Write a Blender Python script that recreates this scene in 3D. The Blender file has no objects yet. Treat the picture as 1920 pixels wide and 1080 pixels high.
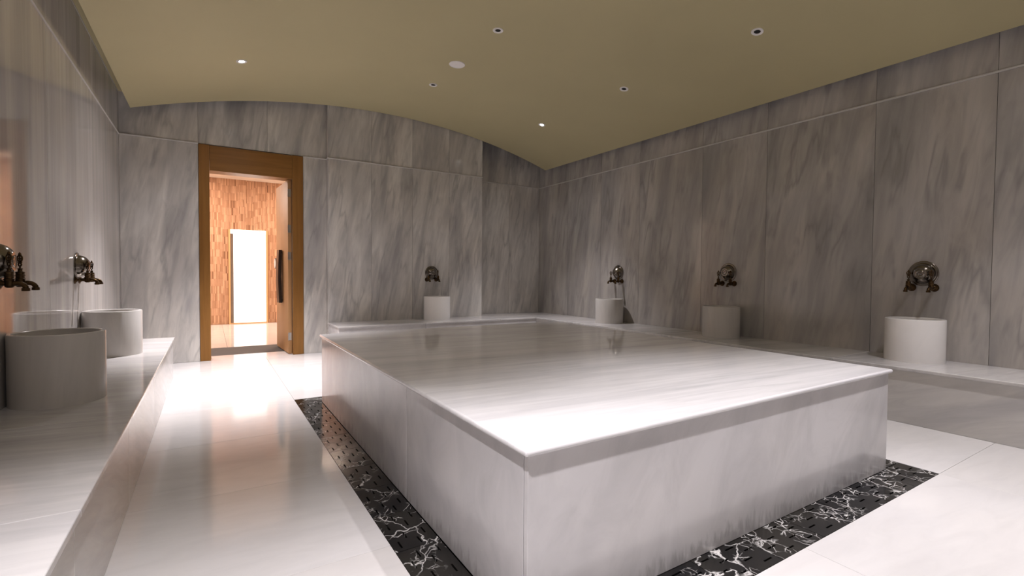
import bpy, bmesh, math, random
from mathutils import Vector, Matrix

random.seed(7)
scene = bpy.context.scene
COL = scene.collection
PI = math.pi
rad = math.radians

# ------------------------------------------------------------------ camera
cam_data = bpy.data.cameras.new('camera')
cam = bpy.data.objects.new('camera', cam_data)
COL.objects.link(cam)
cam_data.sensor_fit = 'HORIZONTAL'
cam_data.sensor_width = 36.0
cam_data.lens = 36.0 * 908.5 / 1920.0
cam_data.clip_start = 0.02
YAW, PITCH, ROLL = rad(31.947), rad(-1.5595), rad(0.4315)
fwd = Vector((math.sin(YAW) * math.cos(PITCH), math.cos(YAW) * math.cos(PITCH), math.sin(PITCH)))
rgt = Vector((math.cos(YAW), -math.sin(YAW), 0))
upv = rgt.cross(fwd)
r2 = rgt * math.cos(ROLL) + upv * math.sin(ROLL)
u2 = -rgt * math.sin(ROLL) + upv * math.cos(ROLL)
m3 = Matrix((r2, u2, -fwd)).transposed()
cam.matrix_world = Matrix.Translation((0, 0, 1.05)) @ m3.to_4x4()
scene.camera = cam

# ------------------------------------------------------------------ world, exposure
world = bpy.data.worlds.new('world')
scene.world = world
world.use_nodes = True
world.node_tree.nodes['Background'].inputs[0].default_value = (0.02, 0.02, 0.02, 1)
world.node_tree.nodes['Background'].inputs[1].default_value = 0.0
scene.view_settings.view_transform = 'Standard'
scene.view_settings.look = 'None'
scene.view_settings.gamma = 1.0
scene.view_settings.use_curve_mapping = False
scene.view_settings.exposure = 0.06
# lamp powers (the lamps themselves are built with their fixtures below)
DOOR_POWER = 800.0
CORNER_POWER = 230.0
FRONT_POWERS = (490.0, 415.0, 235.0)   # left aisle, before the platform, right aisle
SPILL = 0.07
LAMP_COLOR = (1.0, 0.955, 0.995)
LOBBY_WARM = 112.0
LOBBY_WHITE = 50.0

# ------------------------------------------------------------------ dimensions
XL, XR = -0.833, 4.891
YB, YP, YR, YF = 6.783, 6.678, 6.966, -1.75
PX0, PX1 = 1.3215, 3.6074          # projecting bay of the back wall
ZS = 2.5585                         # ledge line
ZT = 3.42
BZ = 0.404                          # bench height
VCX, VCZ, VR = 2.02, -5.486, 8.745  # vault circle
VX0, VX1, VY0, VY1 = -0.715, 4.795, -1.60, 6.66

def vault_z(x):
    return VCZ + math.sqrt(VR * VR - (x - VCX) ** 2)

# ------------------------------------------------------------------ helpers
def tag(o, label=None, cat=None, group=None, kind=None):
    if label: o['label'] = label
    if cat: o['category'] = cat
    if group: o['group'] = group
    if kind: o['kind'] = kind
    return o

def empty(name, loc=(0, 0, 0), rz=0.0):
    o = bpy.data.objects.new(name, None)
    o.empty_display_size = 0.1
    o.location = loc
    o.rotation_euler = (0, 0, rz)
    COL.objects.link(o)
    return o

def finish(name, bm, mat, parent=None, loc=(0, 0, 0), smooth=False, angle=None):
    bmesh.ops.recalc_face_normals(bm, faces=bm.faces[:])
    me = bpy.data.meshes.new(name)
    bm.to_mesh(me)
    bm.free()
    if smooth:
        for p in me.polygons:
            p.use_smooth = True
        if angle:
            me.set_sharp_from_angle(angle=angle)
    o = bpy.data.objects.new(name, me)
    if mat:
        me.materials.append(mat)
    COL.objects.link(o)
    o.location = loc
    if parent:
        o.parent = parent
    return o

def add_box(bm, x0, x1, y0, y1, z0, z1, bevel=0.0, seg=2):
    vs = [bm.verts.new((x, y, z)) for x in (x0, x1) for y in (y0, y1) for z in (z0, z1)]
    idx = [(0, 1, 3, 2), (4, 6, 7, 5), (0, 4, 5, 1), (2, 3, 7, 6), (0, 2, 6, 4), (1, 5, 7, 3)]
    fs = [bm.faces.new([vs[i] for i in f]) for f in idx]
    if bevel > 0:
        es = set()
        for f in fs:
            es.update(f.edges)
        bmesh.ops.bevel(bm, geom=list(es), offset=bevel, segments=seg, profile=0.5, affect='EDGES')

def box_obj(name, x0, x1, y0, y1, z0, z1, mat, parent=None, bevel=0.0, seg=2):
    """box whose origin sits in its own centre"""
    c = Vector(((x0 + x1) / 2, (y0 + y1) / 2, (z0 + z1) / 2))
    bm = bmesh.new()
    add_box(bm, x0 - c.x, x1 - c.x, y0 - c.y, y1 - c.y, z0 - c.z, z1 - c.z, bevel, seg)
    o = finish(name, bm, mat, parent, c, smooth=seg > 2)
    if seg > 2:
        o.modifiers.new('weighted_normals', 'WEIGHTED_NORMAL').mode = 'FACE_AREA'
    return o

def add_lathe(bm, prof, axis='Z', n=32, cap0=True, cap1=True, off=(0, 0, 0)):
    """prof: list of (radius, height); closed with caps where asked"""
    off = Vector(off)
    rings = []
    for r, hgt in prof:
        ring = []
        for k in range(n):
            a = 2 * PI * k / n
            c, s = r * math.cos(a), r * math.sin(a)
            if axis == 'Z': p = (c, s, hgt)
            elif axis == 'Y': p = (c, -hgt, s)     # height grows outward (-y)
            else: p = (hgt, c, s)
            ring.append(bm.verts.new(Vector(p) + off))
        rings.append(ring)
    for a, b in zip(rings, rings[1:]):
        for k in range(n):
            bm.faces.new((a[k], a[(k + 1) % n], b[(k + 1) % n], b[k]))
    if cap0: bm.faces.new(rings[0][::-1])
    if cap1: bm.faces.new(rings[-1])

def add_tube(bm, pts, radii, n=12, caps=True):
    pts = [Vector(p) for p in pts]
    if not hasattr(radii, '__len__'):
        radii = [radii] * len(pts)
    rings = []
    prev = None
    for i, p in enumerate(pts):
        t = (pts[min(i + 1, len(pts) - 1)] - pts[max(i - 1, 0)]).normalized()
        if prev is None:
            ref = Vector((1, 0, 0)) if abs(t.x) < 0.9 else Vector((0, 0, 1))
            u = t.cross(ref).normalized()
        else:
            u = (prev - t * prev.dot(t)).normalized()
        prev = u
        w = t.cross(u)
        rings.append([bm.verts.new(p + (u * math.cos(2 * PI * k / n) + w * math.sin(2 * PI * k / n)) * radii[i]) for k in range(n)])
    for a, b in zip(rings, rings[1:]):
        for k in range(n):
            bm.faces.new((a[k], a[(k + 1) % n], b[(k + 1) % n], b[k]))
    if caps:
        bm.faces.new(rings[0][::-1])
        bm.faces.new(rings[-1])

def add_ring(bm, c, rx, rz, r, n=20, m=8):
    """upright ring in the local xz plane (rx, rz radii), tube radius r"""
    c = Vector(c)
    rings = []
    for i in range(n):
        a = 2 * PI * i / n
        d = Vector((math.cos(a), 0, math.sin(a)))
        p = c + Vector((rx * d.x, 0, rz * d.z))
        rings.append([bm.verts.new(p + (d * math.cos(2 * PI * k / m) + Vector((0, 1, 0)) * math.sin(2 * PI * k / m)) * r) for k in range(m)])
    for i in range(n):
        a, b = rings[i], rings[(i + 1) % n]
        for k in range(m):
            bm.faces.new((a[k], a[(k + 1) % m], b[(k + 1) % m], b[k]))

# ------------------------------------------------------------------ materials
def newmat(name):
    m = bpy.data.materials.new(name)
    m.use_nodes = True
    nt = m.node_tree
    return m, nt, nt.nodes['Principled BSDF']

def N(nt, t, **kw):
    n = nt.nodes.new(t)
    for k, v in kw.items():
        setattr(n, k, v)
    return n

def ramp(nt, src, stops):
    r = N(nt, 'ShaderNodeValToRGB')
    el = r.color_ramp.elements
    while len(el) > len(stops): el.remove(el[-1])
    while len(el) < len(stops): el.new(0.5)
    for e, (p, c) in zip(el, stops):
        e.position = p
        e.color = (c[0], c[1], c[2], 1) if hasattr(c, '__len__') else (c, c, c, 1)
    nt.links.new(src, r.inputs[0])
    return r.outputs[0]

def mixc(nt, fac, a, b, mode='MIX'):
    m = N(nt, 'ShaderNodeMix', data_type='RGBA', blend_type=mode)
    for s, v in ((m.inputs[0], fac), (m.inputs[6], a), (m.inputs[7], b)):
        if isinstance(v, bpy.types.NodeSocket): nt.links.new(v, s)
        elif hasattr(v, '__len__'): s.default_value = (v[0], v[1], v[2], 1)
        else: s.default_value = v
    return m.outputs[2]

def math_n(nt, op, a, b=0.0, clamp=False):
    m = N(nt, 'ShaderNodeMath', operation=op, use_clamp=clamp)
    for s, v in ((m.inputs[0], a), (m.inputs[1], b)):
        if isinstance(v, bpy.types.NodeSocket): nt.links.new(v, s)
        else: s.default_value = v
    return m.outputs[0]

def vein_coords(nt, rot_axis, angle, scale):
    tc = N(nt, 'ShaderNodeTexCoord')
    oi = N(nt, 'ShaderNodeObjectInfo')
    mul = N(nt, 'ShaderNodeVectorMath', operation='MULTIPLY')
    mul.inputs[1].default_value = (37.0, 53.0, 29.0)
    nt.links.new(oi.outputs['Random'], mul.inputs[0])
    add = N(nt, 'ShaderNodeVectorMath', operation='ADD')
    vr = N(nt, 'ShaderNodeVectorRotate', rotation_type=rot_axis + '_AXIS')
    vr.inputs['Angle'].default_value = angle
    nt.links.new(tc.outputs['Object'], vr.inputs['Vector'])
    nt.links.new(vr.outputs[0], add.inputs[0])
    nt.links.new(mul.outputs[0], add.inputs[1])
    sc = N(nt, 'ShaderNodeVectorMath', operation='MULTIPLY')
    sc.inputs[1].default_value = scale
    nt.links.new(add.outputs[0], sc.inputs[0])
    return sc.outputs[0], tc, add.outputs[0]

def noise(nt, vec, scale, detail=5.0, rough=0.55, dist=0.0):
    n = N(nt, 'ShaderNodeTexNoise')
    n.inputs['Scale'].default_value = scale
    n.inputs['Detail'].default_value = detail
    n.inputs['Roughness'].default_value = rough
    n.inputs['Distortion'].default_value = dist
    if vec is not None:
        nt.links.new(vec, n.inputs['Vector'])
    return n.outputs[0]

def marble(name, rot_axis, angle, scale, light, grey, beige, rough=0.10, dark_at=(0.36, 0.72), strength=1.0, grime=False, sharp=0.0):
    m, nt, b = newmat(name)
    vec, tc, raw = vein_coords(nt, rot_axis, angle, scale)
    broad = noise(nt, vec, 1.0, 3.0, 0.5, 0.7)
    fine = noise(nt, vec, 3.1, 6.0, 0.62, 1.1)
    patch = noise(nt, raw, 1.3, 2.0, 0.5, 0.3)
    f1 = ramp(nt, broad, [(dark_at[0], 0.0), (dark_at[1], 1.0)])
    f2 = ramp(nt, fine, [(0.42, 0.0), (0.78, 1.0)])
    base = mixc(nt, ramp(nt, patch, [(0.35, 0.0), (0.65, 1.0)]), light, beige)
    c1 = mixc(nt, math_n(nt, 'MULTIPLY', f1, 0.85 * strength), base, grey)
    c2 = mixc(nt, math_n(nt, 'MULTIPLY', f2, 0.40 * strength), c1, tuple(0.72 * g for g in grey))
    if sharp:
        thin = noise(nt, vec, 1.35, 3.5, 0.5, 0.15)
        dist = math_n(nt, 'ABSOLUTE', math_n(nt, 'SUBTRACT', thin, 0.5))
        vein = ramp(nt, dist, [(0.0, 1.0), (0.05, 0.0)])
        where = ramp(nt, noise(nt, raw, 2.3, 3.0, 0.5, 0.2), [(0.44, 0.0), (0.60, 1.0)])
        c2 = mixc(nt, math_n(nt, 'MULTIPLY', math_n(nt, 'MULTIPLY', vein, where), sharp), c2, tuple(0.70 * g for g in grey))
    if grime:
        # water marks along the foot of the stone, ragged tongues of their own shape
        sep = N(nt, 'ShaderNodeSeparateXYZ')
        nt.links.new(tc.outputs['Object'], sep.inputs[0])
        st = N(nt, 'ShaderNodeVectorMath', operation='MULTIPLY')
        st.inputs[1].default_value = (38, 38, 9)
        nt.links.new(tc.outputs['Object'], st.inputs[0])
        tongues = noise(nt, st.outputs[0], 1.0, 5.0, 0.6, 0.4)
        low = noise(nt, tc.outputs['Object'], 2.2, 2.0, 0.5, 0.0)
        lift = math_n(nt, 'ADD', math_n(nt, 'MULTIPLY', tongues, 0.22), math_n(nt, 'MULTIPLY', low, 0.16))
        d = math_n(nt, 'SUBTRACT', math_n(nt, 'SUBTRACT', lift, 0.135 + 0.265), sep.outputs[2])   # >0 in the stained area
        g = ramp(nt, math_n(nt, 'MULTIPLY', d, 9.0), [(0.0, 0.0), (0.45, 1.0)])
        c2 = mixc(nt, math_n(nt, 'MULTIPLY', g, 0.38), c2, (0.16, 0.145, 0.135))
    nt.links.new(c2, b.inputs['Base Color'])
    rr = N(nt, 'ShaderNodeMapRange')
    rr.inputs[3].default_value = rough * 0.8
    rr.inputs[4].default_value = rough * 1.25
    nt.links.new(patch, rr.inputs[0])
    nt.links.new(rr.outputs[0], b.inputs['Roughness'])
    b.inputs['Specular IOR Level'].default_value = 0.5
    b.inputs['IOR'].default_value = 1.5
    return m

LIGHT = (0.70, 0.675, 0.64)
BEIGE = (0.64, 0.60, 0.55)
GREY = (0.325, 0.312, 0.312)
mat_wall_y = marble('marble_wall_back', 'Y', rad(-9), (4.6, 4.6, 0.75), LIGHT, GREY, BEIGE, 0.14, sharp=0.42)
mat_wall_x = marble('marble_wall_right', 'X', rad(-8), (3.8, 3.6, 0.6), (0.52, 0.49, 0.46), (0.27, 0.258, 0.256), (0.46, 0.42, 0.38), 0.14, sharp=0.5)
mat_wall_l = marble('marble_wall_left', 'X', rad(0), (4.6, 4.6, 0.22), (0.64, 0.605, 0.575), (0.40, 0.38, 0.375), (0.58, 0.53, 0.485), 0.045)
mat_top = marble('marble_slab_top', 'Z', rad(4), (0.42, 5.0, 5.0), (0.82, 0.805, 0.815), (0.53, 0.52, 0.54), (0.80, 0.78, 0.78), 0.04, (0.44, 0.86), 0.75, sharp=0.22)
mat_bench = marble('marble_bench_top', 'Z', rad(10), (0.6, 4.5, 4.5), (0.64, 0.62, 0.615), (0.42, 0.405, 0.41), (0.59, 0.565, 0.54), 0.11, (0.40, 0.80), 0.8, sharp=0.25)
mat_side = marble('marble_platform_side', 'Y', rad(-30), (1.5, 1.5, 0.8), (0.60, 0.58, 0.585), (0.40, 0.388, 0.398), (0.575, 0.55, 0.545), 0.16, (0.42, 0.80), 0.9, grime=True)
mat_riser = marble('marble_bench_riser', 'X', rad(-70), (5.0, 5.0, 0.7), (0.62, 0.60, 0.585), (0.42, 0.405, 0.41), (0.58, 0.55, 0.515), 0.16, (0.40, 0.75), 0.9)
mat_floor = marble('marble_floor', 'Z', rad(6), (0.8, 3.2, 3.2), (0.68, 0.66, 0.655), (0.54, 0.52, 0.515), (0.66, 0.635, 0.62), 0.095, (0.45, 0.90), 0.5)
mat_basin = marble('marble_basin', 'Y', rad(-6), (4.0, 4.0, 0.5), (0.60, 0.575, 0.55), (0.47, 0.45, 0.43), (0.58, 0.545, 0.51), 0.22, (0.42, 0.75), 0.7)
mat_basin_white = marble('marble_basin_white', 'Y', rad(-60), (1.5, 1.5, 0.5), (0.78, 0.755, 0.74), (0.70, 0.675, 0.66), (0.76, 0.73, 0.705), 0.22, (0.45, 0.8), 0.35)

def plain(name, col, rough=0.5, metal=0.0, bump=0.0, bscale=200.0, vary=0.0, vscale=3.0):
    m, nt, b = newmat(name)
    if vary:
        tc = N(nt, 'ShaderNodeTexCoord')
        nz = noise(nt, tc.outputs['Object'], vscale, 3.0)
        c = mixc(nt, ramp(nt, nz, [(0.3, 0.0), (0.7, 1.0)]), tuple(x * (1 - vary) for x in col), tuple(min(1, x * (1 + vary)) for x in col))
        nt.links.new(c, b.inputs['Base Color'])
    else:
        b.inputs['Base Color'].default_value = (*col, 1)
    b.inputs['Roughness'].default_value = rough
    b.inputs['Metallic'].default_value = metal
    if bump:
        tc = N(nt, 'ShaderNodeTexCoord')
        nz = noise(nt, tc.outputs['Object'], bscale, 4.0)
        bp = N(nt, 'ShaderNodeBump')
        bp.inputs['Strength'].default_value = bump
        bp.inputs['Distance'].default_value = 0.002
        nt.links.new(nz, bp.inputs['Height'])
        nt.links.new(bp.outputs[0], b.inputs['Normal'])
    return m

mat_grout = plain('grout', (0.60, 0.585, 0.56), 0.8, vary=0.08)
mat_grout_dark = plain('grout_dark', (0.16, 0.15, 0.14), 0.8, vary=0.1)
mat_ceiling = plain('olive_plaster', (0.51, 0.445, 0.26), 0.62, bump=0.05, bscale=90, vary=0.03, vscale=1.2)
mat_metal_bowl = plain('pewter_bowl', (0.22, 0.195, 0.17), 0.2, 1.0, vary=0.15, vscale=9)
mat_brass = plain('aged_brass', (0.075, 0.045, 0.021), 0.38, 1.0, vary=0.35, vscale=30)
mat_white = plain('white_enamel', (0.85, 0.82, 0.80), 0.4, vary=0.02)
mat_black = plain('black_baffle', (0.008, 0.008, 0.008), 0.6, vary=0.1)
mat_steel = plain('hinge_steel', (0.55, 0.53, 0.5), 0.3, 1.0, vary=0.1)
mat_bronze = plain('dark_bronze', (0.035, 0.024, 0.018), 0.38, 0.6, vary=0.2, vscale=8)
mat_thresh = plain('grey_threshold_stone', (0.032, 0.032, 0.037), 0.7, vary=0.12, vscale=5)
mat_lobby_plaster = plain('lobby_plaster', (0.66, 0.58, 0.50), 0.7, vary=0.04)
mat_hole = plain('drain_hollow', (0.004, 0.004, 0.004), 0.9, vary=0.1)

def wood(name, dark, light, along='Z', rough=0.35):
    m, nt, b = newmat(name)
    sc = {'Z': (14, 14, 0.7), 'X': (0.7, 14, 14)}[along]
    vec, tc, raw = vein_coords(nt, 'Z', 0.0, sc)
    g = noise(nt, vec, 1.4, 6.0, 0.6, 0.6)
    c = mixc(nt, ramp(nt, g, [(0.3, 0.0), (0.7, 1.0)]), dark, light)
    nt.links.new(c, b.inputs['Base Color'])
    b.inputs['Roughness'].default_value = rough
    b.inputs['Specular IOR Level'].default_value = 0.25
    return m
mat_wood = wood('oak_frame', (0.20, 0.088, 0.020), (0.27, 0.125, 0.032), 'Z')
mat_wood_x = wood('oak_header', (0.20, 0.088, 0.020), (0.27, 0.125, 0.032), 'X')
mat_leaf = wood('oak_leaf', (0.34, 0.18, 0.075), (0.42, 0.23, 0.10), 'Z', 0.5)
mat_lobby_frame = wood('pale_oak_frame', (0.52, 0.30, 0.14), (0.62, 0.38, 0.19), 'Z', 0.45)

# black marble with white veins
def black_marble():
    m, nt, b = newmat('black_veined_marble')
    vec, tc, raw = vein_coords(nt, 'Z', rad(25), (1, 1, 1))
    wob = N(nt, 'ShaderNodeTexNoise')
    wob.inputs['Scale'].default_value = 7.0
    wob.inputs['Detail'].default_value = 4.0
    nt.links.new(raw, wob.inputs['Vector'])
    ws = N(nt, 'ShaderNodeVectorMath', operation='SCALE')
    ws.inputs['Scale'].default_value = 0.16
    nt.links.new(wob.outputs[1], ws.inputs[0])
    ad = N(nt, 'ShaderNodeVectorMath', operation='ADD')
    nt.links.new(raw, ad.inputs[0]); nt.links.new(ws.outputs[0], ad.inputs[1])
    def vor(scale, w):
        v = N(nt, 'ShaderNodeTexVoronoi', feature='DISTANCE_TO_EDGE')
        v.inputs['Scale'].default_value = scale
        nt.links.new(ad.outputs[0], v.inputs['Vector'])
        return ramp(nt, v.outputs[0], [(0.0, 1.0), (w, 0.0)])
    mask = ramp(nt, noise(nt, raw, 4.5, 3.0), [(0.44, 0.0), (0.56, 1.0)])
    mask2 = ramp(nt, noise(nt, raw, 9.0, 4.0), [(0.50, 0.0), (0.62, 1.0)])
    v1 = math_n(nt, 'MULTIPLY', vor(7.0, 0.022), mask)
    v2 = math_n(nt, 'MULTIPLY', vor(22.0, 0.055), math_n(nt, 'MULTIPLY', mask2, mask))
    vv = math_n(nt, 'MAXIMUM', v1, v2)
    body = mixc(nt, ramp(nt, noise(nt, raw, 3.0, 3.0), [(0.35, 0.0), (0.65, 1.0)]), (0.005, 0.005, 0.006), (0.020, 0.018, 0.015))
    c = mixc(nt, vv, body, (0.62, 0.60, 0.58))
    nt.links.new(c, b.inputs['Base Color'])
    b.inputs['Roughness'].default_value = 0.13
    b.inputs['Specular IOR Level'].default_value = 0.35
    return m
mat_black_marble = black_marble()

def bamboo():
    m, nt, b = newmat('split_bamboo')
    geo = N(nt, 'ShaderNodeNewGeometry')
    tc = N(nt, 'ShaderNodeTexCoord')
    st = N(nt, 'ShaderNodeVectorMath', operation='MULTIPLY')
    st.inputs[1].default_value = (120, 120, 6)
    nt.links.new(tc.outputs['Object'], st.inputs[0])
    g = noise(nt, st.outputs[0], 1.0, 4.0)
    c = ramp(nt, geo.outputs['Random Per Island'], [(0.0, (0.24, 0.11, 0.055)), (0.07, (0.42, 0.225, 0.125)), (0.5, (0.53, 0.30, 0.18)), (1.0, (0.66, 0.40, 0.25))])
    c2 = mixc(nt, math_n(nt, 'MULTIPLY', ramp(nt, g, [(0.45, 0.0), (0.75, 1.0)]), 0.5), c, (0.26, 0.12, 0.055))
    nt.links.new(c2, b.inputs['Base Color'])
    b.inputs['Roughness'].default_value = 0.55
    return m
mat_bamboo = bamboo()

def emit(name, col, s):
    m, nt, b = newmat(name)
    b.inputs['Base Color'].default_value = (0.9, 0.9, 0.9, 1)
    b.inputs['Emission Color'].default_value = (*col, 1)
    b.inputs['Emission Strength'].default_value = s
    b.inputs['Roughness'].default_value = 0.25
    return m
mat_lens = emit('lit_lens', (1.0, 0.96, 0.93), 25.0)
mat_glass_door = emit('backlit_frosted_glass', (1.0, 0.985, 0.96), 0.84)
mat_lobby_lamp = emit('lobby_lamp_lens', (1.0, 0.9, 0.8), 3.0)

# ------------------------------------------------------------------ setting: floor
GAP = 0.0012
floor = box_obj('floor', XL - 0.25, XR + 0.25, YF - 0.2, 7.13, -0.14, -0.0305, mat_grout)
tag(floor, 'white polished marble floor laid in large slabs', 'floor', kind='structure')

def child_box(name, parent, x0, x1, y0, y1, z0, z1, mat, bevel=0.0, seg=1):
    o = box_obj(name, x0, x1, y0, y1, z0, z1, mat, None, bevel, seg)
    o.parent = parent
    o.matrix_parent_inverse = Matrix.Translation(-parent.location) if not any(parent.rotation_euler) else parent.matrix_basis.inverted()
    return o

DX0, DX1, DY0, DY1 = 0.5856, 3.3157, 0.9661, 4.3436     # drain border, outer
def floor_tiles(xs, ys):
    for xa, xb in zip(xs, xs[1:]):
        for ya, yb in zip(ys, ys[1:]):
            child_box('floor_tile', floor, xa + 0.0007, xb - 0.0007, ya + 0.0007, yb - 0.0007, -0.03, 0.0, mat_floor, 0.0008)
ysL = [-1.75, -0.77, 0.10, 0.9661, 1.81, 2.65, 3.48, 4.3436, 5.20, 6.02, 6.783]
floor_tiles([XL, DX0], ysL)
floor_tiles([DX0, 1.95, DX1], [-1.75, -0.77, 0.10, 0.9661])
floor_tiles([DX0, 1.95, DX1], [4.3436, 5.20, 6.02, 6.783])
floor_tiles([DX1, XR], [-1.75, -0.77, 0.10, 0.9661, 1.81, 2.65, 3.48, 4.3436, 5.20, 6.02, 6.966])
floor_tiles([0.006, 0.90], [6.783, 7.13])

# ------------------------------------------------------------------ setting: walls
def panels(wall, face, seams, z0, z1, mat, upper=True, proud=0.0, zt=ZT - 0.02):
    """face: ('x', plane, dir) or ('y', plane, dir); dir is the outward (room side) sign"""
    ax, pl, d = face
    T = 0.02
    rows = [(z0, ZS)] + ([(ZS, zt)] if upper else [])
    for ri, (za, zb) in enumerate(rows):
        for a, b in zip(seams, seams[1:]):
            p0, p1 = sorted((pl, pl - d * T))
            if ax == 'x':
                child_box('marble_panel', wall, p0, p1, a + GAP, b - GAP, za + GAP, zb - GAP, mat, 0.001)
            else:
                child_box('marble_panel', wall, a + GAP, b - GAP, p0, p1, za + GAP, zb - GAP, mat, 0.001)

def ledge(wall, ax, pl, d, a, b):
    p0, p1 = sorted((pl - d * 0.005, pl + d * 0.009))
    if ax == 'x':
        child_box('ledge_strip', wall, p0, p1, a, b, ZS - 0.008, ZS + 0.008, mat_ledge, 0.004, 3)
    else:
        child_box('ledge_strip', wall, a, b, p0, p1, ZS - 0.008, ZS + 0.008, mat_ledge, 0.004, 3)
mat_ledge = plain('marble_ledge', (0.56, 0.54, 0.52), 0.2, vary=0.08, vscale=4)

W = 0.0185   # core behind the panels
wl = box_obj('wall_left', XL - 0.2, XL - W, YF - 0.2, YB + 0.2, -0.1, ZT, mat_grout)
tag(wl, 'left wall of vertically streaked grey marble panels', 'wall', kind='structure')
panels(wl, ('x', XL, 1), [YF, -0.6, 0.55, 1.75, 2.62, 4.02, 5.36, YB], 0.0, ZT, mat_wall_l)
ledge(wl, 'x', XL, 1, YF, YB)

wr = box_obj('wall_right', XR + W, XR + 0.2, YF - 0.2, YR + 0.2, -0.1, ZT, mat_grout)
tag(wr, 'right wall of slanting veined grey marble panels', 'wall', kind='structure')
panels(wr, ('x', XR, -1), [YF, -0.62, 0.2, 1.163, 1.926, 2.885, 3.655, 4.63, 5.378, 6.16, YR], 0.0, ZT, mat_wall_x)
ledge(wr, 'x', XR, -1, YF, YR)

# back wall with the doorway (three core blocks in one mesh)
OX0, OX1, OZ = 0.005, 0.905, 2.255
bm = bmesh.new()
add_box(bm, XL - 0.2, -0.06, YB + W, YB + 0.2, -0.1, ZT)
add_box(bm, 0.97, PX0 + 0.05, YB + W, YB + 0.2, -0.1, ZT)
add_box(bm, -0.06, 0.97, YB + W, YB + 0.2, 2.40, ZT)
wb = finish('wall_back', bm, mat_grout)
tag(wb, 'back wall of grey marble around the wooden doorway', 'wall', kind='structure')
def bp(x0, x1, z0, z1):
    child_box('marble_panel', wb, x0 + GAP, x1 - GAP, YB, YB + 0.02, z0 + GAP, z1 - GAP, mat_wall_y, 0.001)
bp(XL, -0.105, 0, ZS); bp(XL, -0.105, ZS, ZT - .02)
bp(-0.105, 0.62, ZS, ZT - .02); bp(0.62, PX0, ZS, ZT - .02)
bp(1.032, PX0, 0, ZS)
ledge(wb, 'y', YB, -1, XL, -0.102)
ledge(wb, 'y', YB, -1, 1.034, PX0)

wp = box_obj('wall_bay', PX0 + W, PX1 - W, YP + W, YB + 0.35, -0.1, ZT, mat_grout)
tag(wp, 'projecting bay of pale streaked marble behind the single basin', 'wall', kind='structure')
panels(wp, ('y', YP, -1), [PX0, 1.889, 2.474, 3.046, PX1], 0.0, ZT, mat_wall_y)
for za, zb in ((0, ZS), (ZS, ZT - .02)):
    child_box('marble_panel', wp, PX0, PX0 + 0.02, YP + 0.021, YB, za + GAP, zb - GAP, mat_wall_y, 0.001)
    child_box('marble_panel', wp, PX1 - 0.02, PX1, YP + 0.021, YR, za + GAP, zb - GAP, mat_wall_y, 0.001)
ledge(wp, 'y', YP, -1, PX0 - 0.009, PX1 + 0.009)
ledge(wp, 'x', PX0, -1, YP, YB)
ledge(wp, 'x', PX1, 1, YP, YR)

wn = box_obj('wall_niche', PX1 - 0.01, XR + 0.2, YR + W, YR + 0.2, -0.1, ZT, mat_grout)
tag(wn, 'shaded recessed marble wall in the far right corner', 'wall', kind='structure')
panels(wn, ('y', YR, -1), [PX1, 4.278, XR], 0.0, ZT, mat_wall_y)
ledge(wn, 'y', YR, -1, PX1, XR)

wf = box_obj('wall_front', XL - 0.2, XR + 0.2, YF - 0.2, YF - W, -0.1, ZT, mat_grout)
tag(wf, 'marble wall behind the viewer', 'wall', kind='structure')
panels(wf, ('y', YF, 1), [XL, 0.3, 1.45, 2.6, 3.75, XR], 0.0, ZT, mat_wall_y)

block_deck = box_obj('light_block_deck', XL - 0.2, XR + 0.2, YF - 0.2, YR + 0.2, ZT, ZT + 0.1, mat_lobby_plaster)  # unseen lid over the walls, added to keep stray light out
tag(block_deck, 'unseen deck added above the vaulted ceiling to block light', 'ceiling', kind='structure')

# ------------------------------------------------------------------ setting: ceiling
bm = bmesh.new()
n = 72
T = 0.03
lo0, lo1, hi0, hi1 = [], [], [], []
for i in range(n + 1):
    x = VX0 + (VX1 - VX0) * i / n
    z = vault_z(x)
    lo0.append(bm.verts.new((x, VY0, z))); lo1.append(bm.verts.new((x, VY1, z)))
    hi0.append(bm.verts.new((x, VY0, z + T))); hi1.append(bm.verts.new((x, VY1, z + T)))
for i in range(n):
    bm.faces.new((lo0[i], lo1[i], lo1[i + 1], lo0[i + 1]))
    bm.faces.new((hi0[i], hi0[i + 1], hi1[i + 1], hi1[i]))
    bm.faces.new((lo0[i], lo0[i + 1], hi0[i + 1], hi0[i]))
    bm.faces.new((lo1[i], hi1[i], hi1[i + 1], lo1[i + 1]))
bm.faces.new((lo0[0], hi0[0], hi1[0], lo1[0]))
bm.faces.new((lo0[n], lo1[n], hi1[n], hi0[n]))
ceiling = finish('ceiling', bm, mat_ceiling, smooth=True, angle=rad(30))
tag(ceiling, 'olive green barrel vaulted ceiling floating inside the walls', 'ceiling', kind='structure')
sof = box_obj('trim_1', XL + 0.001, -0.48, YF + 0.001, YB - 0.001, 3.0126, 3.05, mat_ceiling)
tag(sof, 'dark olive soffit strip in the gap beside the vault', 'soffit', kind='structure')
bead = box_obj('bead', XL + 0.001, XL + 0.006, YF + 0.001, YB - 0.001, 3.004, 3.0122, mat_ledge)
bead.parent = sof; bead.matrix_parent_inverse = Matrix.Translation(-sof.location)
bead = box_obj('bead', XL + 0.007, -0.5, YB - 0.006, YB - 0.001, 3.004, 3.0122, mat_ledge)
bead.parent = sof; bead.matrix_parent_inverse = Matrix.Translation(-sof.location)

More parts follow.
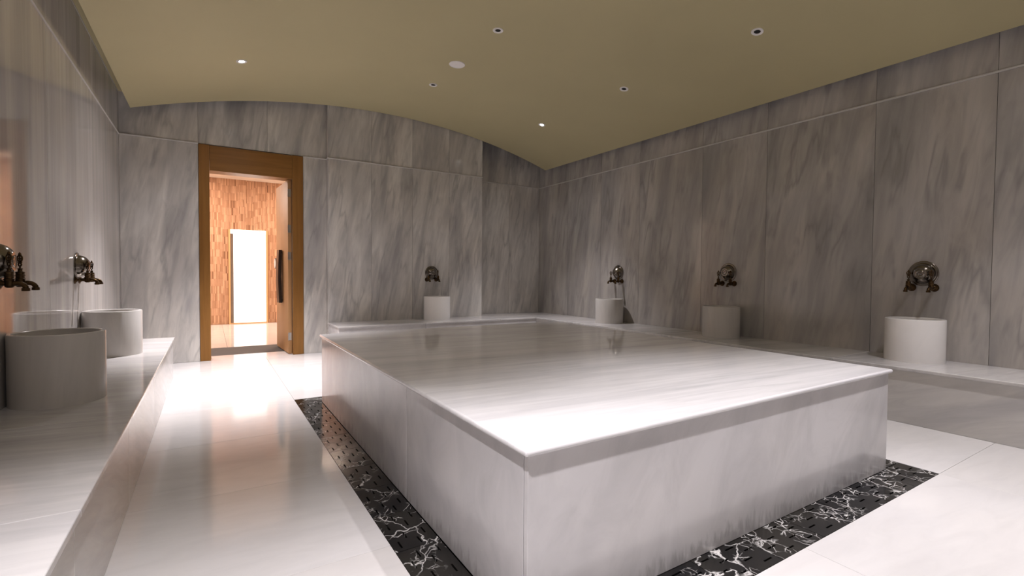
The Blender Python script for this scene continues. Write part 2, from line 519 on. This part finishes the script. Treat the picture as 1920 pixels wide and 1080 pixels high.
# ------------------------------------------------------------------ doorway
door = empty('door_1', (0.455, YB, 0))
tag(door, 'open oak door with wide oak frame and dark curved pull', 'door', kind='structure')
FY = YB - 0.016
def dpart(name, x0, x1, y0, y1, z0, z1, mat, bevel=0.002, parent=None):
    return child_box(name, parent or door, x0, x1, y0, y1, z0, z1, mat, bevel, 2)
dpart('jamb', -0.102, OX0, FY, YB + 0.21, 0.001, 2.552, mat_wood)
dpart('jamb', OX1, 1.030, FY, YB + 0.21, 0.001, 2.552, mat_wood)
dpart('header', OX0 + 0.001, OX1 - 0.001, FY + 0.003, YB + 0.21, OZ, 2.549, mat_wood_x)
# leaf: built along local +x from the hinge, then turned
hinge = Vector((0.900, YB + 0.045, 0.0))
free = Vector((0.853, YB + 0.865, 0.0))
ang = math.atan2(free.y - hinge.y, free.x - hinge.x)
LW = (free - hinge).length
bm = bmesh.new()
add_box(bm, 0, LW, 0.0, 0.045, 0.012, OZ - 0.008, 0.003, 2)
leaf = finish('leaf', bm, mat_leaf, door, smooth=True, angle=rad(40))
leaf.location = hinge - door.location
leaf.rotation_euler = (0, 0, ang)
# local: visible face is y = 0.045 side (towards -X of the room)
for z in (2.08, 1.62, 1.27, 0.23):
    bm = bmesh.new()
    add_box(bm, -0.002, 0.0, 0.008, 0.036, z - 0.05, z + 0.05, 0.0)
    add_lathe(bm, [(0.006, z - 0.05), (0.006, z + 0.05)], 'Z', 10, off=(-0.004, 0.043, 0))
    finish('hinge', bm, mat_steel, leaf)
bm = bmesh.new()
hz0, hz1, hx = 0.65, 1.36, 0.42
prev = None
K = 18
ringlist = []
for i in range(K + 1):
    t = i / K
    z = hz0 + (hz1 - hz0) * t
    out = 0.045 + 0.030 + 0.012 * math.sin(PI * t)
    w = 0.075 + 0.006 * math.sin(PI * t)
    th = 0.019
    ringlist.append([bm.verts.new(p) for p in ((hx - w, out - th, z), (hx + w, out - th, z), (hx + w, out + th, z), (hx - w, out + th, z))])
for a, b in zip(ringlist, ringlist[1:]):
    for k in range(4):
        bm.faces.new((a[k], a[(k + 1) % 4], b[(k + 1) % 4], b[k]))
bm.faces.new(ringlist[0][::-1]); bm.faces.new(ringlist[-1])
for z in (hz0 + 0.03, hz1 - 0.03):
    add_box(bm, hx - 0.030, hx + 0.030, 0.0455, 0.072, z - 0.014, z + 0.014)
finish('pull_handle', bm, mat_bronze, leaf)
bm = bmesh.new()
add_lathe(bm, [(0.075, -0.0455), (0.075, -0.075), (0.070, -0.078), (0.066, -0.078)], 'Y', 32, cap1=False, off=(LW - 0.078, 0, 1.185))
finish('plate_rim', bm, mat_bronze, leaf, smooth=True, angle=rad(40))
bm = bmesh.new()
add_lathe(bm, [(0.066, -0.074), (0.066, -0.079), (0.020, -0.081)], 'Y', 32, off=(LW - 0.078, 0, 1.185))
finish('round_plate', bm, mat_white, leaf, smooth=True, angle=rad(40))

# ------------------------------------------------------------------ lobby beyond the door
th = box_obj('trim_2', -0.6, 2.2, 7.131, 7.88, -0.10, -0.001, mat_thresh)
tag(th, 'grey stone threshold strip just beyond the doorway', 'threshold', kind='structure')
lf = box_obj('floor_lobby', -2.2, 3.2, 7.0, 11.6, -0.20, -0.101, mat_grout)
tag(lf, 'bright white floor of the room beyond the doorway', 'floor', kind='structure')
for xa, xb in ((-2.2, -1.0), (-1.0, 0.2), (0.2, 1.4), (1.4, 2.6), (2.6, 3.2)):
    for ya, yb in ((7.88, 9.05), (9.05, 10.22), (10.22, 11.4)):
        child_box('floor_tile', lf, xa + GAP, xb - GAP, ya + GAP, yb - GAP, -0.1, 0.0, mat_floor, 0.001)
BYL = 11.4
lw = box_obj('wall_lobby', -2.2, 3.2, BYL + 0.02, BYL + 0.15, -0.1, 2.95, plain('bamboo_backing', (0.30, 0.145, 0.075), 0.7, vary=0.15))
tag(lw, 'wall of split bamboo strips seen through the doorway', 'wall', kind='structure')
GX0, GX1, GZ1 = 0.322, 1.040, 1.930
bm = bmesh.new()
# mosaic sheets: narrow blocks of strips, every block of rows starting at its own height
hrow = 0.148
x = -1.6
while x < 2.4:
    strips = [random.uniform(0.015, 0.030) for _ in range(random.randint(3, 7))]
    z = -random.choice((0.0, 0.25, 0.5, 0.75)) * hrow
    while z < 2.94:
        xx = x
        for w in strips:
            z0, z1 = max(0.0, z + 0.0006), min(2.95, z + hrow - 0.0006)
            if xx + w > GX0 - 0.004 and xx < GX1 + 0.004 and z0 < GZ1 + 0.003:
                z0 = GZ1 + 0.003
            if z1 - z0 > 0.004:
                d = random.uniform(0.004, 0.010)
                add_box(bm, xx, xx + w - 0.0022, BYL + 0.0199 - d, BYL + 0.0199, z0, z1)
            xx += w
        z += hrow
    x = xx
bs = finish('bamboo_strips', bm, mat_bamboo)
bs.parent = lw; bs.matrix_parent_inverse = Matrix.Translation(-lw.location)
tag(bs, 'rows of split bamboo strips', kind='stuff')
d2 = empty('door_2', (0.68, BYL, 0))
tag(d2, 'glowing frosted glass door in a pale frame in the bamboo wall', 'door', kind='structure')
def d2p(name, x0, x1, z0, z1, y0, y1, mat, bev=0.002):
    return child_box(name, d2, x0, x1, y0, y1, z0, z1, mat, bev)
d2p('jamb', GX0, GX0 + 0.035, 0.001, GZ1, BYL - 0.03, BYL + 0.019, mat_lobby_frame)
d2p('jamb', GX1 - 0.035, GX1, 0.001, GZ1, BYL - 0.03, BYL + 0.019, mat_lobby_frame)
d2p('sill', GX0 + 0.036, GX1 - 0.036, 0.001, 0.022, BYL - 0.03, BYL + 0.019, mat_lobby_frame)
d2p('glass_door', GX0 + 0.088, GX1 - 0.037, 0.024, 1.842, BYL - 0.01, BYL + 0.015, mat_glass_door, 0.0)
d2p('transom_light', GX0 + 0.036, GX1 - 0.036, 1.846, GZ1, BYL - 0.012, BYL + 0.015, mat_glass_door, 0.0)
d2p('gap_strip', GX0 + 0.037, GX0 + 0.085, 0.024, 1.843, BYL - 0.004, BYL + 0.015, plain('gap_dark', (0.20, 0.16, 0.13), 0.4, vary=0.1), 0.0)  # solid dark strip added in place of the dark gap beside the glass
d2p('vent', 0.86, 0.92, 1.906, 1.914, BYL - 0.014, BYL - 0.0125, mat_steel, 0.0)

for nm, a in (('wall_lobby_left', (-2.3, -2.2, 6.99, 11.55)), ('wall_lobby_right', (3.2, 3.3, 6.99, 11.55))):
    o = box_obj(nm, a[0], a[1], a[2], a[3], -0.1, 2.95, mat_lobby_plaster)
    tag(o, 'plain plaster side wall of the lobby, ' + ('west' if 'left' in nm else 'east') + ' side', 'wall', kind='structure')
o = box_obj('ceiling_lobby', -2.3, 3.3, 6.99, 11.55, 2.95, 3.05, mat_lobby_plaster)
tag(o, 'plain ceiling of the lobby beyond the doorway', 'ceiling', kind='structure')

def lobby_lamp(loc, sx, sy, power, col, label):
    t = empty('ceiling_panel_lamp', loc)
    tag(t, label, 'lamp')
    bm = bmesh.new(); add_box(bm, -sx / 2 - 0.03, sx / 2 + 0.03, -sy / 2 - 0.03, sy / 2 + 0.03, -0.02, 0.0, 0.003)
    finish('housing', bm, mat_white, t)
    bm = bmesh.new(); add_box(bm, -sx / 2, sx / 2, -sy / 2, sy / 2, -0.024, -0.0205)
    finish('diffuser', bm, mat_lobby_lamp, t)
    ld = bpy.data.lights.new('lamp_light', 'AREA')
    ld.shape = 'RECTANGLE'; ld.size = sx; ld.size_y = sy; ld.energy = power; ld.color = col
    lo = bpy.data.objects.new('lamp_light', ld); COL.objects.link(lo)
    lo.location = (0, 0, -0.03); lo.parent = t
lobby_lamp((-1.15, 10.6, 2.9499), 1.2, 0.35, LOBBY_WARM, (1.0, 0.755, 0.60), 'long lobby ceiling lamp washing the bamboo wall, west end')
lobby_lamp((2.55, 10.6, 2.9499), 1.2, 0.35, LOBBY_WARM, (1.0, 0.755, 0.60), 'long lobby ceiling lamp washing the bamboo wall, east end')
lobby_lamp((-1.0, 9.0, 2.9499), 0.9, 0.9, LOBBY_WHITE, (1.0, 0.93, 0.88), 'white square ceiling lamp above the lobby floor')

# ------------------------------------------------------------------ drain border
drain = empty('drain_border', ((DX0 + DX1) / 2, (DY0 + DY1) / 2, 0))
tag(drain, 'black veined marble drain border with slots around the central platform', 'drain')
PBX0, PBX1, PBY0, PBY1 = 0.770, 3.137, 1.1427, 4.165     # platform body
DWID = PBX0 - DX0
def slot_tile(length, width):
    """tile in local xy, long side along x, rows of short slots cut through its top"""
    cols = [width * f for f in (0.17, 0.39, 0.61, 0.83)]
    sl, sw = 0.048, 0.0075
    cuts = []
    nrow = max(1, int(length / 0.12))
    pitch = length / nrow
    for ci, c in enumerate(cols):
        for k in range(nrow):
            x = pitch * (k + (0.30 if ci % 2 else 0.70))
            cuts.append((x - sl / 2, x + sl / 2, c - sw / 2, c + sw / 2))
    xs = sorted({0.0, length} | {round(v, 5) for c in cuts for v in c[:2]})
    ys = sorted({0.0, width} | {round(v, 5) for c in cuts for v in c[2:]})
    bm = bmesh.new()
    cache = {}
    def V(x, y, z):
        k = (round(x, 5), round(y, 5), round(z, 5))
        if k not in cache: cache[k] = bm.verts.new((x - length / 2, y - width / 2, z))
        return cache[k]
    D = -0.02
    def inslot(x, y):
        return any(a - 1e-6 < x < b + 1e-6 and c - 1e-6 < y < d + 1e-6 for a, b, c, d in cuts)
    for xa, xb in zip(xs, xs[1:]):
        for ya, yb in zip(ys, ys[1:]):
            if not inslot((xa + xb) / 2, (ya + yb) / 2):
                bm.faces.new((V(xa, ya, 0), V(xb, ya, 0), V(xb, yb, 0), V(xa, yb, 0)))
    for a, b, c, d in cuts:
        a, b, c, d = (round(v, 5) for v in (a, b, c, d))
        xin = [x for x in xs if a <= x <= b]
        for xa, xb in zip(xin, xin[1:]):
            bm.faces.new((V(xa, c, 0), V(xb, c, 0), V(xb, c, D), V(xa, c, D)))
            bm.faces.new((V(xa, d, D), V(xb, d, D), V(xb, d, 0), V(xa, d, 0)))
        bm.faces.new((V(a, c, D), V(a, d, D), V(a, d, 0), V(a, c, 0)))
        bm.faces.new((V(b, c, 0), V(b, d, 0), V(b, d, D), V(b, c, D)))
    # skirt
    for p, q in (((0, 0), (length, 0)), ((length, 0), (length, width)), ((length, width), (0, width)), ((0, width), (0, 0))):
        if p[1] == q[1]:
            seq = [(x, p[1]) for x in (xs if p[0] < q[0] else xs[::-1])]
        else:
            seq = [(p[0], y) for y in (ys if p[1] < q[1] else ys[::-1])]
        for s, t in zip(seq, seq[1:]):
            bm.faces.new((V(*s, 0), V(*s, D), V(*t, D), V(*t, 0)))
    me = bpy.data.meshes.new('drain_tile')
    bm.to_mesh(me); bm.free()
    me.materials.append(mat_black_marble)
    return me
def run_tiles(a, b, c, along, nt_):
    L = (b - a) / nt_
    me = slot_tile(L - 0.0025, DWID - 0.006)
    for k in range(nt_):
        o = bpy.data.objects.new('drain_tile', me)
        COL.objects.link(o)
        mid = a + L * (k + 0.5)
        p = Vector((mid, c, -0.001)) if along == 'x' else Vector((c, mid, -0.001))
        o.parent = drain
        o.location = p - drain.location
        o.rotation_euler = (0, 0, 0 if along == 'x' else PI / 2)
run_tiles(DX0 + 0.002, DX1 - 0.002, DY0 + 0.002 + (DWID - 0.006) / 2, 'x', 9)
run_tiles(DX0 + 0.002, DX1 - 0.002, DY1 - 0.002 - (DWID - 0.006) / 2, 'x', 9)
run_tiles(DY0 + DWID, DY1 - DWID, DX0 + 0.002 + (DWID - 0.006) / 2, 'y', 10)
run_tiles(DY0 + DWID, DY1 - DWID, DX1 - 0.002 - (DWID - 0.006) / 2, 'y', 10)
bed = box_obj('drain_bed', DX0, DX1, DY0, DY1, -0.0304, -0.0285, mat_hole)
# four thin beds under the tiles would be hidden; one dark bed catches the view through the slots
bed.parent = drain; bed.matrix_parent_inverse = Matrix.Translation(-drain.location)

# ------------------------------------------------------------------ central platform
plat = empty('heated_platform', ((PBX0 + PBX1) / 2, (PBY0 + PBY1) / 2, 0))
tag(plat, 'large low marble platform in the middle of the room', 'platform')
SZ = 0.552
TT = 0.021
OV = 0.016
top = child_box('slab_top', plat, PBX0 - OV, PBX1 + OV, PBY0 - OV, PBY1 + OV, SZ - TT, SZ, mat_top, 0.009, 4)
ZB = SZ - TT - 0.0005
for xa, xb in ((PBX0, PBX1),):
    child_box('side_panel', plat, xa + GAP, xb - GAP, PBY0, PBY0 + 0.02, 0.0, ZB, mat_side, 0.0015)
    child_box('side_panel', plat, xa + GAP, xb - GAP, PBY1 - 0.02, PBY1, 0.0, ZB, mat_side, 0.0015)
for ya, yb in ((PBY0 + 0.021, 2.154), (2.154, PBY1 - 0.021)):
    child_box('side_panel', plat, PBX0, PBX0 + 0.02, ya + GAP, yb - GAP, 0.0, ZB, mat_side, 0.0015)
    child_box('side_panel', plat, PBX1 - 0.02, PBX1, ya + GAP, yb - GAP, 0.0, ZB, mat_side, 0.0015)
child_box('core', plat, PBX0 + 0.021, PBX1 - 0.021, PBY0 + 0.021, PBY1 - 0.021, 0.0, ZB, mat_grout)

# ------------------------------------------------------------------ benches
BT = 0.024
def bench_body(t, x0, x1, y0, y1, mat=None):
    child_box('core', t, x0, x1, y0, y1, 0.001, BZ - BT - 0.0005, mat_grout)
# left bench
LBX, LBY = -0.317, 5.842
bl = empty('marble_bench', ((XL + LBX) / 2, 2.0, 0))
tag(bl, 'long marble bench along the left wall carrying two basins', 'bench')
for ya, yb in ((YF + 0.002, 0.55), (0.55, 1.72), (1.72, 2.75), (2.75, 3.95), (3.95, LBY + 0.015)):
    child_box('seat_slab', bl, XL + 0.001, LBX + 0.015, ya + 0.0003, yb - 0.0003, BZ - BT, BZ, mat_bench, 0.004 if yb < 5 else 0.006, 3)
for ya, yb in ((YF + 0.002, 0.55), (0.55, 1.72), (1.72, 2.75), (2.75, 3.95), (3.95, LBY)):
    child_box('riser_panel', bl, LBX - 0.02, LBX, ya + GAP, yb - GAP, 0.001, BZ - BT - 0.0005, mat_riser, 0.001)
child_box('riser_panel', bl, XL + 0.001, LBX - 0.021, LBY - 0.02, LBY, 0.001, BZ - BT - 0.0005, mat_side, 0.001)
bench_body(bl, XL + 0.002, LBX - 0.0215, YF + 0.003, LBY - 0.0215)
# right and back bench, an L
RBX, RBY, BEX = 4.245, 6.105, 1.327
br = empty('marble_bench', (4.5, 3.0, 0))
tag(br, 'angled marble bench running along the bay and the right wall', 'bench')
for ya, yb in ((YF + 0.002, 0.2), (0.2, 1.926), (1.926, 3.655), (3.655, 5.2), (5.2, YR - 0.001)):
    child_box('seat_slab', br, RBX - 0.013, XR - 0.001, ya + 0.0003, yb - 0.0003, BZ - BT, BZ, mat_bench, 0.005, 3)
child_box('seat_slab', br, PX1 + 0.001, RBX - 0.0135, RBY - 0.012, YR - 0.001, BZ - BT, BZ, mat_bench, 0.005, 3)
for xa, xb in ((BEX - 0.012, 2.45), (2.45, PX1 + 0.0005)):
    child_box('seat_slab', br, xa, xb - 0.0003, RBY - 0.012, YP - 0.001, BZ - BT, BZ, mat_bench, 0.005, 3)
for ya, yb in ((YF + 0.002, 0.2), (0.2, 1.926), (1.926, 3.655), (3.655, RBY)):
    child_box('riser_panel', br, RBX, RBX + 0.02, ya + GAP, yb - GAP, 0.001, BZ - BT - 0.0005, mat_riser, 0.001)
for xa, xb in ((BEX, 2.45), (2.45, RBX)):
    child_box('riser_panel', br, xa + GAP, xb - GAP, RBY, RBY + 0.02, 0.001, BZ - BT - 0.0005, mat_side, 0.001)
child_box('riser_panel', br, BEX, BEX + 0.02, RBY + 0.021, YP - 0.001, 0.001, BZ - BT - 0.0005, mat_side, 0.001)
bench_body(br, RBX + 0.0215, XR - 0.002, YF + 0.003, YR - 0.002)
bench_body(br, BEX + 0.0215, PX1, RBY + 0.0215, YP - 0.002)
bench_body(br, PX1 + 0.0005, RBX + 0.021, RBY + 0.0215, YR - 0.002)

# ------------------------------------------------------------------ basins
def basin_mesh(r, hh, mat):
    w = 0.022
    prof = [(r, 0.0), (r, hh - 0.006), (r - 0.002, hh - 0.002), (r - 0.006, hh), (r - w + 0.005, hh), (r - w + 0.001, hh - 0.003),
            (r - w, hh - 0.008), (r - w, 0.075), (r - w - 0.02, 0.045), (r - w - 0.06, 0.032), (0.022, 0.030), (0.018, 0.024)]
    bm = bmesh.new()
    add_lathe(bm, prof, 'Z', 72)
    return bm
def basin(x, y, label, r=0.189, hh=0.328, mat=None, rz=0.0):
    o = finish('marble_basin', basin_mesh(r, hh, mat), mat or mat_basin, None, (x, y, BZ), smooth=True, angle=rad(35))
    o.rotation_euler = (0, 0, rz)
    tag(o, label, 'basin', 'cylindrical marble basins on the benches')
    # drain plug in the bottom
    bm = bmesh.new()
    add_lathe(bm, [(0.017, 0.0245), (0.017, 0.030), (0.012, 0.032)], 'Z', 20)
    finish('drain_plug', bm, mat_steel, o)
basin(-0.646, 3.25, 'round marble basin on the left bench nearest the viewer, cut by the frame', 0.184, 0.345)
basin(-0.646, 4.86, 'round marble basin at the far end of the left bench', 0.184, 0.345, rz=1.3)
basin(2.772, 6.483, 'pale round marble basin standing alone before the projecting bay', mat=mat_basin_white)
basin(4.655, 4.935, 'round marble basin nearest the far corner on the right wall bench', rz=0.7)
basin(4.668, 3.228, 'round marble basin in the middle of the right wall bench', rz=2.0)
basin(4.690, 1.546, 'pale round marble basin nearest the viewer on the right bench', rz=0.3, mat=mat_basin_white)

# ------------------------------------------------------------------ wall taps and bowls
def bowl_bm():
    bm = bmesh.new()
    prof = [(0.100, 0.0), (0.1015, 0.003), (0.100, 0.006), (0.094, 0.0075), (0.088, 0.006), (0.083, 0.007), (0.081, 0.011), (0.0795, 0.022),
            (0.075, 0.036), (0.067, 0.050), (0.056, 0.061), (0.045, 0.068), (0.043, 0.0705), (0.040, 0.0695), (0.033, 0.0705), (0.026, 0.0715),
            (0.024, 0.0735), (0.021, 0.0722), (0.013, 0.0715), (0.008, 0.073), (0.003, 0.0735)]
    add_lathe(bm, prof, 'Y', 64)
    return bm
def faucet_parts():
    """meshes of one faucet; wall plane is y=0, out is -y, axis of the pipe at z=0"""
    ms = {}
    bm = bmesh.new()
    add_lathe(bm, [(0.030, 0.0), (0.031, 0.003), (0.029, 0.006), (0.024, 0.006), (0.023, 0.009), (0.018, 0.010), (0.016, 0.014), (0.012, 0.016)], 'Y', 32)
    ms['flange'] = bm
    bm = bmesh.new()
    add_lathe(bm, [(0.0095, 0.012), (0.0095, 0.026), (0.016, 0.028), (0.0175, 0.032), (0.016, 0.036), (0.011, 0.038), (0.011, 0.060)], 'Y', 24)
    add_lathe(bm, [(0.010, -0.020), (0.0155, -0.016), (0.017, -0.008), (0.017, 0.014), (0.019, 0.016), (0.019, 0.020), (0.0165, 0.022), (0.0165, 0.030),
                   (0.0185, 0.032), (0.0185, 0.036), (0.016, 0.038), (0.016, 0.046), (0.0175, 0.048), (0.0175, 0.051), (0.009, 0.054), (0.007, 0.062), (0.010, 0.064), (0.010, 0.067), (0.004, 0.069)],
              'Z', 28, off=(0, -0.072, 0))
    ms['valve_body'] = bm
    bm = bmesh.new()
    path = [(0, -0.082, -0.002), (0, -0.098, 0.000), (0, -0.110, -0.002), (0, -0.119, -0.008), (0, -0.124, -0.016), (0, -0.125, -0.022)]
    add_tube(bm, path, [0.0115, 0.0105, 0.0102, 0.0102, 0.0106, 0.011], 16)
    add_lathe(bm, [(0.010, -0.021), (0.0142, -0.022), (0.0148, -0.034), (0.013, -0.0355), (0.009, -0.0355), (0.009, -0.028)], 'Z', 24, off=(0, -0.125, 0))
    ms['spout'] = bm
    bm = bmesh.new()
    c = -0.072
    add_tube(bm, [(0, c, 0.066), (0, c, 0.078)], [0.0035, 0.003], 10)
    add_ring(bm, (0, c, 0.0835), 0.0085, 0.0065, 0.0032)
    add_ring(bm, (-0.0055, c, 0.0935), 0.0050, 0.0048, 0.0026, 14, 6)
    add_ring(bm, (0.0055, c, 0.0935), 0.0050, 0.0048, 0.0026, 14, 6)
    add_ring(bm, (0, c, 0.1085), 0.0138, 0.0130, 0.0036)
    add_tube(bm, [(0, c, 0.097), (0, c, 0.107), (0, c, 0.121)], [0.002, 0.0034, 0.002], 8)
    add_tube(bm, [(-0.010, c, 0.107), (0, c, 0.1105), (0.010, c, 0.107)], [0.0018, 0.0028, 0.0018], 8)
    add_lathe(bm, [(0.0025, 0.119), (0.0055, 0.1225), (0.0062, 0.126), (0.004, 0.1305), (0.001, 0.134)], 'Z', 14, off=(0, c, 0))
    # the key is turned and a little taller than wide
    bmesh.ops.rotate(bm, verts=bm.verts[:], cent=(0, c, 0), matrix=Matrix.Rotation(rad(48), 3, 'Z'))
    for q in bm.verts:
        q.co.z = 0.066 + (q.co.z - 0.066) * 1.15
    ms['handle'] = bm
    return ms
_fm = {}
for k, bm in faucet_parts().items():
    bmesh.ops.recalc_face_normals(bm, faces=bm.faces[:])
    me = bpy.data.meshes.new(k); bm.to_mesh(me); bm.free()
    for p in me.polygons: p.use_smooth = True
    me.set_sharp_from_angle(angle=rad(50))
    me.materials.append(mat_brass)
    _fm[k] = me
bm = bowl_bm()
bmesh.ops.recalc_face_normals(bm, faces=bm.faces[:])
_bowl = bpy.data.meshes.new('hammam_bowl'); bm.to_mesh(_bowl); bm.free()
for p in _bowl.polygons: p.use_smooth = True
_bowl.set_sharp_from_angle(angle=rad(60))
_bowl.materials.append(mat_metal_bowl)

def tap_set(x, y, rz, where, zb=1.085, zt_=0.972):
    b = bpy.data.objects.new('hammam_bowl', _bowl)
    COL.objects.link(b)
    b.location = (x, y, zb); b.rotation_euler = (0, 0, rz)
    tag(b, 'domed metal bath bowl fixed to the wall ' + where, 'bowl', 'metal bowls above the basins')
    for sx in (-1, 1):
        d = Matrix.Rotation(rz, 3, 'Z') @ Vector((sx * 0.0735, 0, 0))
        t = empty('wall_tap', (x + d.x, y + d.y, zt_), rz)
        tag(t, ('left' if sx < 0 else 'right') + ' brass tap of the pair ' + where, 'tap', 'brass wall taps above the basins')
        for nm in ('flange', 'valve_body', 'spout', 'handle'):
            o = bpy.data.objects.new(nm, _fm[nm])
            COL.objects.link(o)
            o.parent = t
E1 = 0.0002
tap_set(XL + E1, 3.10, PI / 2, 'on the left wall at the frame edge', 1.095, 0.995)
tap_set(XL + E1, 4.735, PI / 2, 'on the left wall near the doorway', 1.09, 0.99)
tap_set(2.766, YP - E1, 0.0, 'on the projecting bay wall', 1.070)
tap_set(XR - E1, 5.010, -PI / 2, 'on the right wall nearest the far corner', 1.095)
tap_set(XR - E1, 3.300, -PI / 2, 'on the right wall above the middle basin', 1.095)
tap_set(XR - E1, 1.565, -PI / 2, 'on the right wall nearest the viewer')

# ------------------------------------------------------------------ ceiling fixtures
def on_vault(x, y):
    z = vault_z(x)
    nrm = Vector((VCX - x, 0, VCZ - z)).normalized()      # into the room (downwards)
    return Vector((x, y, z)), nrm
def lay(o, p, nrm):
    # local +z points up out of the room, -z into the room
    q = (-nrm).to_track_quat('Z', 'Y')
    o.rotation_mode = 'QUATERNION'
    o.rotation_quaternion = q
    o.location = p
def downlight(x, y, label, lit=False, power=0.0, aim=None):
    p, nrm = on_vault(x, y)
    t = empty('recessed_downlight')
    lay(t, p, nrm)
    tag(t, label, 'light', 'small round downlights in the vault')
    bm = bmesh.new()
    ri = 0.026
    add_lathe(bm, [(0.0475, 0.0), (0.0475, -0.004), (0.0455, -0.0065), (0.031, -0.0065), (ri, -0.004), (ri, 0.0005)], 'Z', 40, cap0=False, cap1=False)
    finish('trim_ring', bm, mat_white, t, smooth=True, angle=rad(40))
    bm = bmesh.new()
    if lit:
        add_lathe(bm, [(ri - 0.0005, -0.0008), (ri - 0.0005, -0.0030), (0.020, -0.0042), (0.006, -0.0050)], 'Z', 32)
        finish('lit_lens', bm, mat_lens, t, smooth=True, angle=rad(40))
    else:
        add_lathe(bm, [(ri - 0.0005, -0.0008), (ri - 0.0005, -0.0022)], 'Z', 32)
        finish('dark_aperture', bm, mat_black, t)
    if lit:
        for nm, e, spread in (('downlight_beam', power, 76), ('downlight_spill', power * SPILL, 150)):
            ld = bpy.data.lights.new(nm, 'SPOT')
            ld.energy = e; ld.color = LAMP_COLOR
            ld.spot_size = rad(spread); ld.spot_blend = 1.0
            ld.shadow_soft_size = 0.024
            lo = bpy.data.objects.new(nm, ld)
            COL.objects.link(lo)
            lo.parent = t
            lo.location = (0, 0, -0.035)
            if aim:   # gimbal: the beam hangs plumb although the vault slopes
                d = Vector(aim)
                lo.rotation_mode = 'QUATERNION'
                lo.rotation_quaternion = t.rotation_quaternion.inverted() @ d.to_track_quat('-Z', 'Y')
DOWN = (0, 0, -1)
downlight(0.275, 5.385, 'lit downlight in the vault in front of the doorway', True, DOOR_POWER, DOWN)
downlight(3.81, 5.381, 'lit downlight in the vault near the far right corner', True, CORNER_POWER, DOWN)
downlight(2.226, 5.338, 'unlit downlight with black centre in front of the projecting bay, beyond the speaker')
downlight(2.226, 3.841, 'unlit downlight with black centre above the platform, just nearer than the speaker')
downlight(3.82, 3.865, 'unlit downlight with black centre near the right wall, mid room')
downlight(3.84, 2.372, 'unlit downlight with black centre nearest the viewer on the right')
downlight(0.0, 0.60, 'lit downlight overhead above the near left aisle', True, FRONT_POWERS[0], DOWN)
downlight(1.95, 0.58, 'lit downlight overhead in front of the platform', True, FRONT_POWERS[1], DOWN)
downlight(3.82, 0.58, 'lit downlight overhead above the near right aisle', True, FRONT_POWERS[2], DOWN)

p, nrm = on_vault(2.223, 4.69)
sp = empty('ceiling_speaker')
lay(sp, p, nrm)
tag(sp, 'round white flush ceiling speaker in the vault', 'speaker')
bm = bmesh.new()
add_lathe(bm, [(0.084, 0.0), (0.084, -0.004), (0.081, -0.007), (0.077, -0.007), (0.0765, -0.004)], 'Z', 48, cap0=False, cap1=False)
finish('rim', bm, mat_white, sp, smooth=True, angle=rad(40))
bm = bmesh.new()
add_lathe(bm, [(0.0763, -0.001), (0.0763, -0.0045), (0.03, -0.0055), (0.005, -0.006)], 'Z', 48)
finish('grille', bm, plain('speaker_grille', (0.86, 0.82, 0.79), 0.6, bump=0.3, bscale=600, vary=0.03), sp, smooth=True, angle=rad(40))
